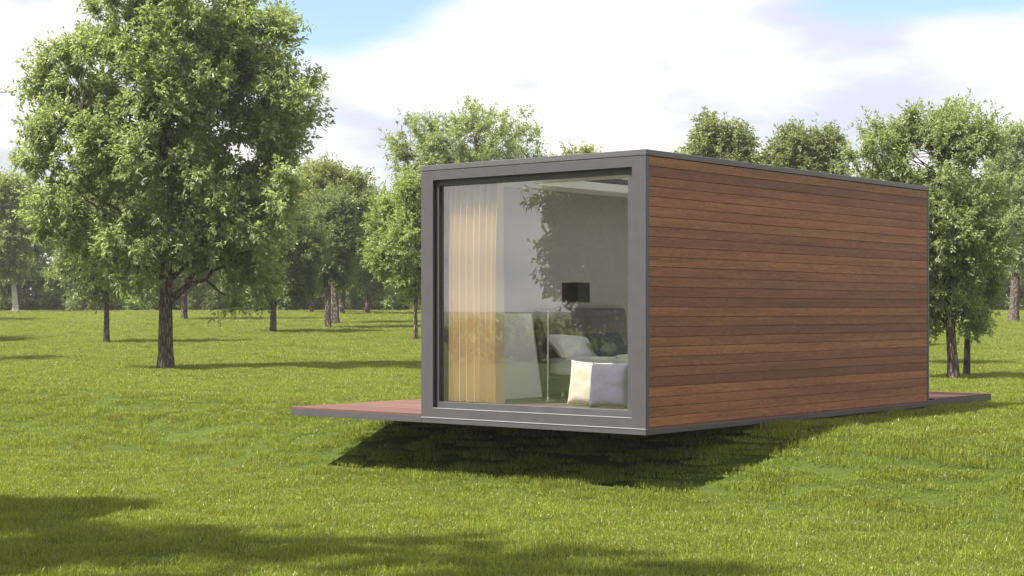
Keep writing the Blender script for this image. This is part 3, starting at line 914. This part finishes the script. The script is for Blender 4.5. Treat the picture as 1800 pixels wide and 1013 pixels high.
# thin shadow gap / bead between slab and frame
P('lower_bead', bx(-0.006, 0.03, 0.0, W_, slab - 0.004, slab + 0.004), M_bead)
P('upper_gasket', bx(0.006, 0.05, 0.01, W_ - 0.01, zt - 0.004, zt + 0.004), M_dark)
fr_r, fr_l, fr_t, fr_b = 0.18, 0.185, 0.112, 0.108
f1 = 0.055
fo = MB()
fo.ring(0, f1, 0, W_, zb + 0.004, zt - 0.004, fr_r, W_ - fr_l, zb + fr_b, zt - fr_t)
P('front_frame', fo, M_paint)
P('sill_bead', bx(-0.004, 0.02, fr_r, W_ - fr_l, zb + fr_b + 0.0005, zb + fr_b + 0.006), M_bead)
w_r, w_l, w_t, w_b = 0.09, 0.042, 0.068, 0.070
y0, y1, z0_, z1_ = fr_r, W_ - fr_l, zb + fr_b + 0.006, zt - fr_t
f2 = f1 + 0.062
wf = MB()
wf.ring(f1 + .001, f2, y0 - 0.05, y1 + 0.05, z0_ - 0.05, z1_ + 0.05, y0 + w_r, y1 - w_l, z0_ + w_b, z1_ - w_t)
wfo = P('window_frame', wf, M_paint)
rv_ = MB()   # shade of the left and head reveals, put in as near-black strips
rv_.box(0.004, f1 + 0.0, y1 - 0.0015, y1 - 0.0002, z0_, z1_)
rv_.box(f1 + 0.004, f2, y1 - w_l - 0.0017, y1 - w_l - 0.0002, z0_ + w_b, z1_ - w_t)
rv_.box(0.004, f1, y0 + .001, y1 - 0.002, z1_ - 0.0015, z1_ - 0.0002)
P('reveal_shade', rv_, M_dark)
gy0, gy1, gz0, gz1 = y0 + w_r, y1 - w_l, z0_ + w_b, z1_ - w_t
P('glass_pane', bx(f2 - 0.02, f2 - 0.018, gy0 - 0.01, gy1 + 0.01, gz0 - 0.01, gz1 + 0.01), M_glass, wfo)
FL0 = z0_ + 0.06
# shell: clad right wall, plain left wall, rear end with added glazing
wall = P('clad_wall', bx(f1, L_ - 0.02, 0.03, 0.13, zb, zt), M_wall)
nb = 27
tz0, tz1 = zb + 0.012, zt - 0.001
ph_ = (tz1 - tz0) / nb
xa, xb = 0.062, L_ - 0.05
rp = random.Random(5)
for i in range(nb):
    z_ = tz0 + i * ph_
    d_ = rp.uniform(-0.0012, 0.0012)
    bm_ = MB().box(xa, xb, 0.006 + d_, 0.0295, z_ + 0.0018, z_ + ph_ - 0.0018, b=0.0024)
    o_ = bm_.build('plank', M_clad, wall)
P('plank_backing', bx(f1 + .005, L_ - 0.03, 0.020, 0.0298, zb, zt), M_dark, wall)
P('corner_trim', bx(f1 + .001, xa - 0.001, 0.001, 0.0295, zb + 0.001, zt - 0.001, b=0.001), M_paint)
P('rear_corner_trim', bx(xb + 0.001, L_, 0.001, 0.13, zb + 0.001, zt - 0.001, b=0.002), M_paint)
P('lower_track', bx(xa, xb, 0.003, 0.0295, zb - 0.004, tz0 - 0.001), pbr('red_brown_flashing', (0.16, 0.045, 0.035), rough=0.6))
P('bounce_lining', bx(f2, L_ - 0.1, 0.1305, 0.14, FL0, zt - 0.004), M_ceil)  # unseen pale lining, added to bounce light across the room
P('left_wall', bx(f1, L_, W_ - 0.12, W_ - 0.001, zb, zt), M_wall)
rw = MB()
rw.box(L_ - 0.1, L_ - 0.002, 0.13, 0.45, zb, zt); rw.box(L_ - 0.1, L_ - 0.002, W_ - 0.45, W_ - 0.12, zb, zt)
rw.box(L_ - 0.1, L_ - 0.002, 0.45, W_ - 0.45, zt - 0.3, zt)
P('rear_frame', rw, M_paint)
P('added_rear_pane', bx(L_ - 0.06, L_ - 0.056, 0.45, W_ - 0.45, zb, zt - 0.3), M_glass)  # unseen glazing, added to let sky light into the room
FL = z0_ + w_b - 0.012                   # floor level
ROOM_Y1 = W_ - 0.12
P('floor', bx(f2, L_ - 0.1, 0.13, ROOM_Y1, zb, FL - 0.012), M_dark)
nfb = 18
fw = (ROOM_Y1 - 0.13) / nfb
flo = [c_ for c_ in cabin.children if c_.name.startswith('floor')][0]
for i in range(nfb):
    MB().box(f2 + 0.002, L_ - 0.102, 0.13 + i * fw + 0.0015, 0.13 + (i + 1) * fw - 0.0015, FL - 0.012, FL).build('floor_board', M_floor, flo)
cm = MB()
cm.box(f1, SKX0, 0.13, ROOM_Y1, z1_ + 0.01, zt - 0.002); cm.box(SKX1, L_ - 0.1, 0.13, ROOM_Y1, z1_ + 0.01, zt - 0.002)
cm.box(SKX0, SKX1, 0.13, SKY0, z1_ + 0.01, zt - 0.002); cm.box(SKX0, SKX1, SKY1, ROOM_Y1, z1_ + 0.01, zt - 0.002)
P('ceiling', cm, M_ceil)

# ------------------------------------------------------------------ deck
deck = empty('timber_deck', (CX, CY, BASE_Z), TH)
tag(deck, 'red timber deck with grey fascia, left of and behind the cabin', 'deck')
DU, DV, DT = 5.40, 8.79, 0.104
fd = MB()
fd.box(0.0, 0.04, W_ + 0.004, DU, 0.001, DT - 0.022, b=0.002)
fd.box(0.04, DV - .04, DU - 0.04, DU, 0.001, DT - 0.022, b=0.002)
fd.box(DV - 0.04, DV, 0.0, DU, 0.001, DT - 0.022, b=0.002)
fd.box(L_ + 0.003, DV - 0.04, 0.0, 0.04, 0.001, DT - 0.022, b=0.002)
fd.build('fascia', M_paint, deck)
bd = MB()
bd.box(0.045, DV - 0.045, W_ + 0.01, DU - 0.045, 0.004, DT - 0.03)
bd.box(L_ + 0.01, DV - 0.045, 0.045, W_ + 0.009, 0.004, DT - 0.03)
bd.build('joist_frame', M_dark, deck)
pw = 0.138
nrow = int(round(DV / pw)); pw = DV / nrow
for i in range(nrow):
    a_, b_ = i * pw, (i + 1) * pw
    ylo = W_ + 0.006 if a_ < L_ + 0.003 else 0.0
    if i == 0: a_ -= 0.002
    d_ = rp.uniform(-0.0012, 0.0012)
    # author each board along local x so that the grain runs with it, then turn it
    ln_ = DU + 0.003 - ylo
    me = MB().box(-ln_ / 2, ln_ / 2, -(b_ - a_) / 2 + 0.0025, (b_ - a_) / 2 - 0.0025, DT - 0.022, DT + d_, b=0.002)
    o_ = me.build('plank', M_deck, deck)
    o_.location = ((a_ + b_) / 2, ylo + ln_ / 2, 0)
    o_.rotation_euler = (0, 0, R(90))


# ------------------------------------------------------------------ things inside
def W3(x, y, z): return (CX + x * CT - y * ST, CY + x * ST + y * CT, BASE_Z + z)


def inside(name, x, y, z, label, cat, rz=0.0, group=None):
    o_ = empty(name, W3(x, y, z), TH + rz)
    return tag(o_, label, cat, group)


# curtain: pleated sheet just behind the glass
cx0, cy_a, cy_b = 0.26, 2.17, 2.985
nC, nR = 150, 26
ctop, cbot = z1_ - 0.0, FL + 0.012
V, Fq = [], []
rc = random.Random(3)
wav = [rc.uniform(0.8, 1.2) for _ in range(12)]
for side in (0, 1):
    for j in range(nR + 1):
        tz = j / nR
        z = ctop + (cbot - ctop) * tz
        for i in range(nC + 1):
            tt = i / nC
            ph = tt * 9 * 2 * math.pi + 0.9 * math.sin(tt * 7) + 0.25 * math.sin(tz * 2 + tt * 5)
            A = 0.056 + 0.022 * min(1, tz * 3)
            x = cx0 + A * math.sin(ph) * wav[int(tt * 11)] + side * 0.003
            y = cy_b + (cy_a - cy_b) * tt + 0.010 * math.sin(ph * 1.0 + 1.6) + 0.012 * (tz - 0.5) * math.sin(tt * 9)
            V.append((x - cx0, y - (cy_a + cy_b) / 2, z - cbot))
npl = (nC + 1) * (nR + 1)
for s_ in (0, 1):
    for j in range(nR):
        for i in range(nC):
            q = (s_ * npl + j * (nC + 1) + i, s_ * npl + j * (nC + 1) + i + 1, s_ * npl + (j + 1) * (nC + 1) + i + 1, s_ * npl + (j + 1) * (nC + 1) + i)
            Fq.append(q if s_ == 0 else q[::-1])
me = np_mesh('curtain', np.array(V), np.array(Fq), smooth=True)
cu = link('curtain', me, M_curtain, loc=W3(cx0, (cy_a + cy_b) / 2, cbot), rot=(0, 0, TH))
tag(cu, 'full-length pleated beige curtain behind the left part of the window', 'curtain')

# leaning white canvas
pl_x0, pl_x1 = 0.50, 1.66
by, ty, hz = 2.69, 2.87, 1.06
cb_ = inside('canvas_panel', (pl_x0 + pl_x1) / 2, by, FL, 'tall blank white canvas leaning on the wall beside the curtain', 'canvas')
ang = math.atan2(ty - by, hz)
pm = MB().box(-(pl_x1 - pl_x0) / 2 + 0.012, (pl_x1 - pl_x0) / 2 - 0.012, 0.0, 0.028, 0.012, hz - 0.012, b=0.003)
o_ = pm.build('canvas_sheet', M_board, cb_); o_.rotation_euler = (-ang, 0, 0)
fm = MB()
hw_ = (pl_x1 - pl_x0) / 2
fm.box(-hw_, hw_, -0.004, 0.035, 0, 0.0115, b=0.002); fm.box(-hw_, hw_, -0.004, 0.035, hz - 0.0115, hz, b=0.002)
fm.box(-hw_, -hw_ + 0.0115, -0.004, 0.035, 0.0117, hz - 0.0117, b=0.002); fm.box(hw_ - 0.0115, hw_, -0.004, 0.035, 0.0117, hz - 0.0117, b=0.002)
o_ = fm.build('edge_frame', M_bead, cb_); o_.rotation_euler = (-ang, 0, 0)

# bed: headboard on the left wall
bx0, bx1 = 1.88, 3.65
bed = inside('bed', (bx0 + bx1) / 2, 1.85, FL, 'low upholstered bed with tall grey leather headboard', 'bed')
hb_ = (bx1 - bx0) / 2


def soft_box(x0, x1, y0, y1, z0, z1, r_, seg=10, wob=0.0, seed=0):
    """cushioned block with rounded, slightly uneven faces"""
    import bmesh
    bm = bmesh.new()
    bmesh.ops.create_cube(bm, size=2.0)
    bmesh.ops.subdivide_edges(bm, edges=list(bm.edges), cuts=seg, use_grid_fill=True)
    hx, hy, hz_ = (x1 - x0) / 2, (y1 - y0) / 2, (z1 - z0) / 2
    for w in bm.verts:
        c_ = Vector((w.co.x * hx, w.co.y * hy, w.co.z * hz_))
        q = Vector((max(-hx + r_, min(hx - r_, c_.x)), max(-hy + r_, min(hy - r_, c_.y)), max(-hz_ + r_, min(hz_ - r_, c_.z))))
        d = c_ - q
        if d.length > 1e-6: c_ = q + d.normalized() * min(r_, d.length)
        if wob: c_ += Vector((1, 1, 1)) * 0 + c_.normalized() * wob * mnoise.noise(Vector((c_.x * 7 + seed, c_.y * 7, c_.z * 7)))
        w.co = c_ + Vector(((x0 + x1) / 2, (y0 + y1) / 2, (z0 + z1) / 2))
    me = bpy.data.meshes.new('soft')
    bm.to_mesh(me); bm.free()
    me.polygons.foreach_set('use_smooth', [True] * len(me.polygons))
    return me


link('mattress', soft_box(-hb_ + 0.02, hb_ - 0.02, -0.98, 0.93, 0.26, 0.50, 0.05, wob=0.012, seed=2), M_sheet, bed)
link('bed_base', soft_box(-hb_, hb_, -1.0, 0.95, 0.06, 0.27, 0.025, wob=0.004), M_bedbase, bed)
for sx in (-1, 1):
    for yy in (-0.85, 0.8):
        MB().lathe([(0.0, 0.0), (0.028, 0.0), (0.028, 0.062), (0.0, 0.062)], 14, (sx * (hb_ - 0.12), yy)).build('leg', M_chrome, bed, smooth=True)
# headboard: two padded panels with a tuck, leaning back
V, Fq = [], []
nh, nv = 60, 26
for s_ in (0, 1):
    for j in range(nv + 1):
        tz = j / nv
        for i in range(nh + 1):
            tx = i / nh
            x = (-hb_ - 0.07) + (2 * hb_ + 0.14) * tx
            z = 0.12 + 0.98 * tz
            e_ = min(1, min(tx, 1 - tx) * 22) ** 0.5 * min(1, min(tz, 1 - tz) * 14) ** 0.5
            seam = 1 - 0.5 * math.exp(-((tx - 0.5) / 0.015) ** 2)
            fold = 0.010 * math.sin((tx * 9 - tz * 7)) * math.exp(-((tz - 0.75) / 0.3) ** 2)
            y = 0.98 + 0.10 * tz - (0.055 * e_ * seam + fold * e_ if s_ == 0 else -0.03)
            V.append((x, y, z))
np_ = (nh + 1) * (nv + 1)
for s_ in (0, 1):
    for j in range(nv):
        for i in range(nh):
            q = (s_ * np_ + j * (nh + 1) + i, s_ * np_ + j * (nh + 1) + i + 1, s_ * np_ + (j + 1) * (nh + 1) + i + 1, s_ * np_ + (j + 1) * (nh + 1) + i)
            Fq.append(q if s_ == 0 else q[::-1])
for i in range(nh):
    for j in (0, nv):
        a_ = j * (nh + 1) + i; Fq.append((a_, a_ + 1, np_ + a_ + 1, np_ + a_))
for j in range(nv):
    for i in (0, nh):
        a_ = j * (nh + 1) + i; b_ = a_ + nh + 1; Fq.append((a_, b_, np_ + b_, np_ + a_))
link('headboard', np_mesh('headboard', np.array(V), np.array(Fq), smooth=True), M_leather, bed)


def cushion_mesh(w, h, th, seed=0, n=26, pinch=0.10):
    """square cushion standing in the local x-z plane, thickness along y, with pinched corners"""
    rr = random.Random(seed)
    V, Fq = [], []
    for s_ in (1, -1):
        for j in range(n + 1):
            for i in range(n + 1):
                a_ = -1 + 2 * i / n; b_ = -1 + 2 * j / n
                ed = (1 - a_ ** 4) * (1 - b_ ** 4)
                inx = 1 - pinch * (1 - b_ * b_) * abs(a_) ** 3 * 0.6
                inz = 1 - pinch * (1 - a_ * a_) * abs(b_) ** 3 * 0.6
                nz = mnoise.noise(Vector((a_ * 2.2 + seed, b_ * 2.2, s_))) * 0.14 + mnoise.noise(Vector((a_ * 5 + seed, b_ * 5, s_ * 2))) * 0.06
                y = s_ * th / 2 * max(0, ed) ** 0.42 * (1 + nz)
                V.append((a_ * w / 2 * inx, y, h / 2 + b_ * h / 2 * inz))
    m_ = (n + 1) ** 2
    for k_, s_ in enumerate((1, -1)):
        for j in range(n):
            for i in range(n):
                q = (k_ * m_ + j * (n + 1) + i, k_ * m_ + j * (n + 1) + i + 1, k_ * m_ + (j + 1) * (n + 1) + i + 1, k_ * m_ + (j + 1) * (n + 1) + i)
                Fq.append(q if s_ == -1 else q[::-1])
    return np_mesh('cushion', np.array(V), np.array(Fq), smooth=True)


def cushion(name, x, y, z, w, h, th, mat, label, cat, rot, seed):
    me = cushion_mesh(w, h, th, seed)
    o_ = link(name, me, mat, loc=W3(x, y, z))
    o_.rotation_euler = rot
    from mathutils import Euler, Matrix
    o_.rotation_mode = 'QUATERNION'
    q = Matrix.Rotation(TH + rot[2], 3, 'Z') @ Matrix.Rotation(rot[0], 3, 'X') @ Matrix.Rotation(rot[1], 3, 'Y')
    o_.rotation_quaternion = q.to_quaternion()
    return tag(o_, label, cat)


# cushions standing on the floor right behind the glass (local x of the mesh turned across the front)
cushion('cushion', 0.60, 1.21, FL + 0.005, 0.50, 0.50, 0.17, M_cream, 'cream cushion standing on the floor behind the window', 'cushion', (R(-8), R(3), R(-75)), 4)
cushion('cushion', 0.40, 0.78, FL + 0.005, 0.50, 0.50, 0.17, M_lav, 'lavender grey cushion standing in front of the cream one', 'cushion', (R(-10), R(-2), R(-88)), 9)
# pillows on the bed
cushion('pillow', 2.15, 2.45, FL + 0.47, 0.70, 0.42, 0.17, M_pillow, 'white pillow resting against the leather headboard', 'pillow', (R(-50), R(6), R(-4)), 12)
cushion('pillow', 2.50, 2.20, FL + 0.50, 0.50, 0.38, 0.15, M_navy, 'dark slate blue pillow in front of the white pillow', 'pillow', (R(-42), R(-4), R(-20)), 15)
# throw
bl_ = soft_box(-0.45, 0.45, -0.4, 0.4, 0, 0.055, 0.02, seg=14, wob=0.03, seed=5)
o_ = link('bed_throw', bl_, M_sheet, loc=W3(2.42, 1.45, FL + 0.485), rot=(0, 0, TH + 0.15))
tag(o_, 'pale rumpled throw lying across the mattress', 'blanket')

# floor lamp
lamp = inside('floor_lamp', 1.15, 2.21, FL, 'chrome floor lamp with long arm and square black shade beside the bed', 'lamp')
MB().lathe([(0, 0), (0.12, 0), (0.12, 0.012), (0.02, 0.022), (0.016, 0.05), (0, 0.05)], 28).build('base', M_chrome, lamp, smooth=True)
MB().tube([(0, 0, 0.03), (0, 0, 1.07)], 0.010, 10).build('pole', M_chrome, lamp, smooth=True)
MB().tube([(-0.05, 0.0, 1.02), (0, 0, 1.062), (0.40, 0.0, 1.16), (0.55, 0, 1.20)], 0.006, 8).build('arm', M_dark, lamp, smooth=True)
sh = MB()
for (a_, b_, c_, d_) in ((-.12, .12, -.12, -.115), (-.12, .12, .115, .12), (-.12, -.115, -.1149, .1149), (.115, .12, -.1149, .1149)):
    sh.box(0.55 + a_, 0.55 + b_, c_, d_, 1.17, 1.41)
sh.box(0.55 - .004, 0.55 + .004, -.1149, .1149, 1.20, 1.208); 
sh.build('lamp_shade', M_shade, lamp)
# small steel side stand whose foot shows next to the lamp
st = inside('side_stand', 1.45, 2.02, FL, 'small round steel foot beside the floor lamp', 'stand')
MB().lathe([(0, 0), (0.07, 0), (0.07, 0.01), (0.03, 0.014), (0.028, 0.07), (0, 0.07)], 22).build('foot', M_chrome, st, smooth=True)
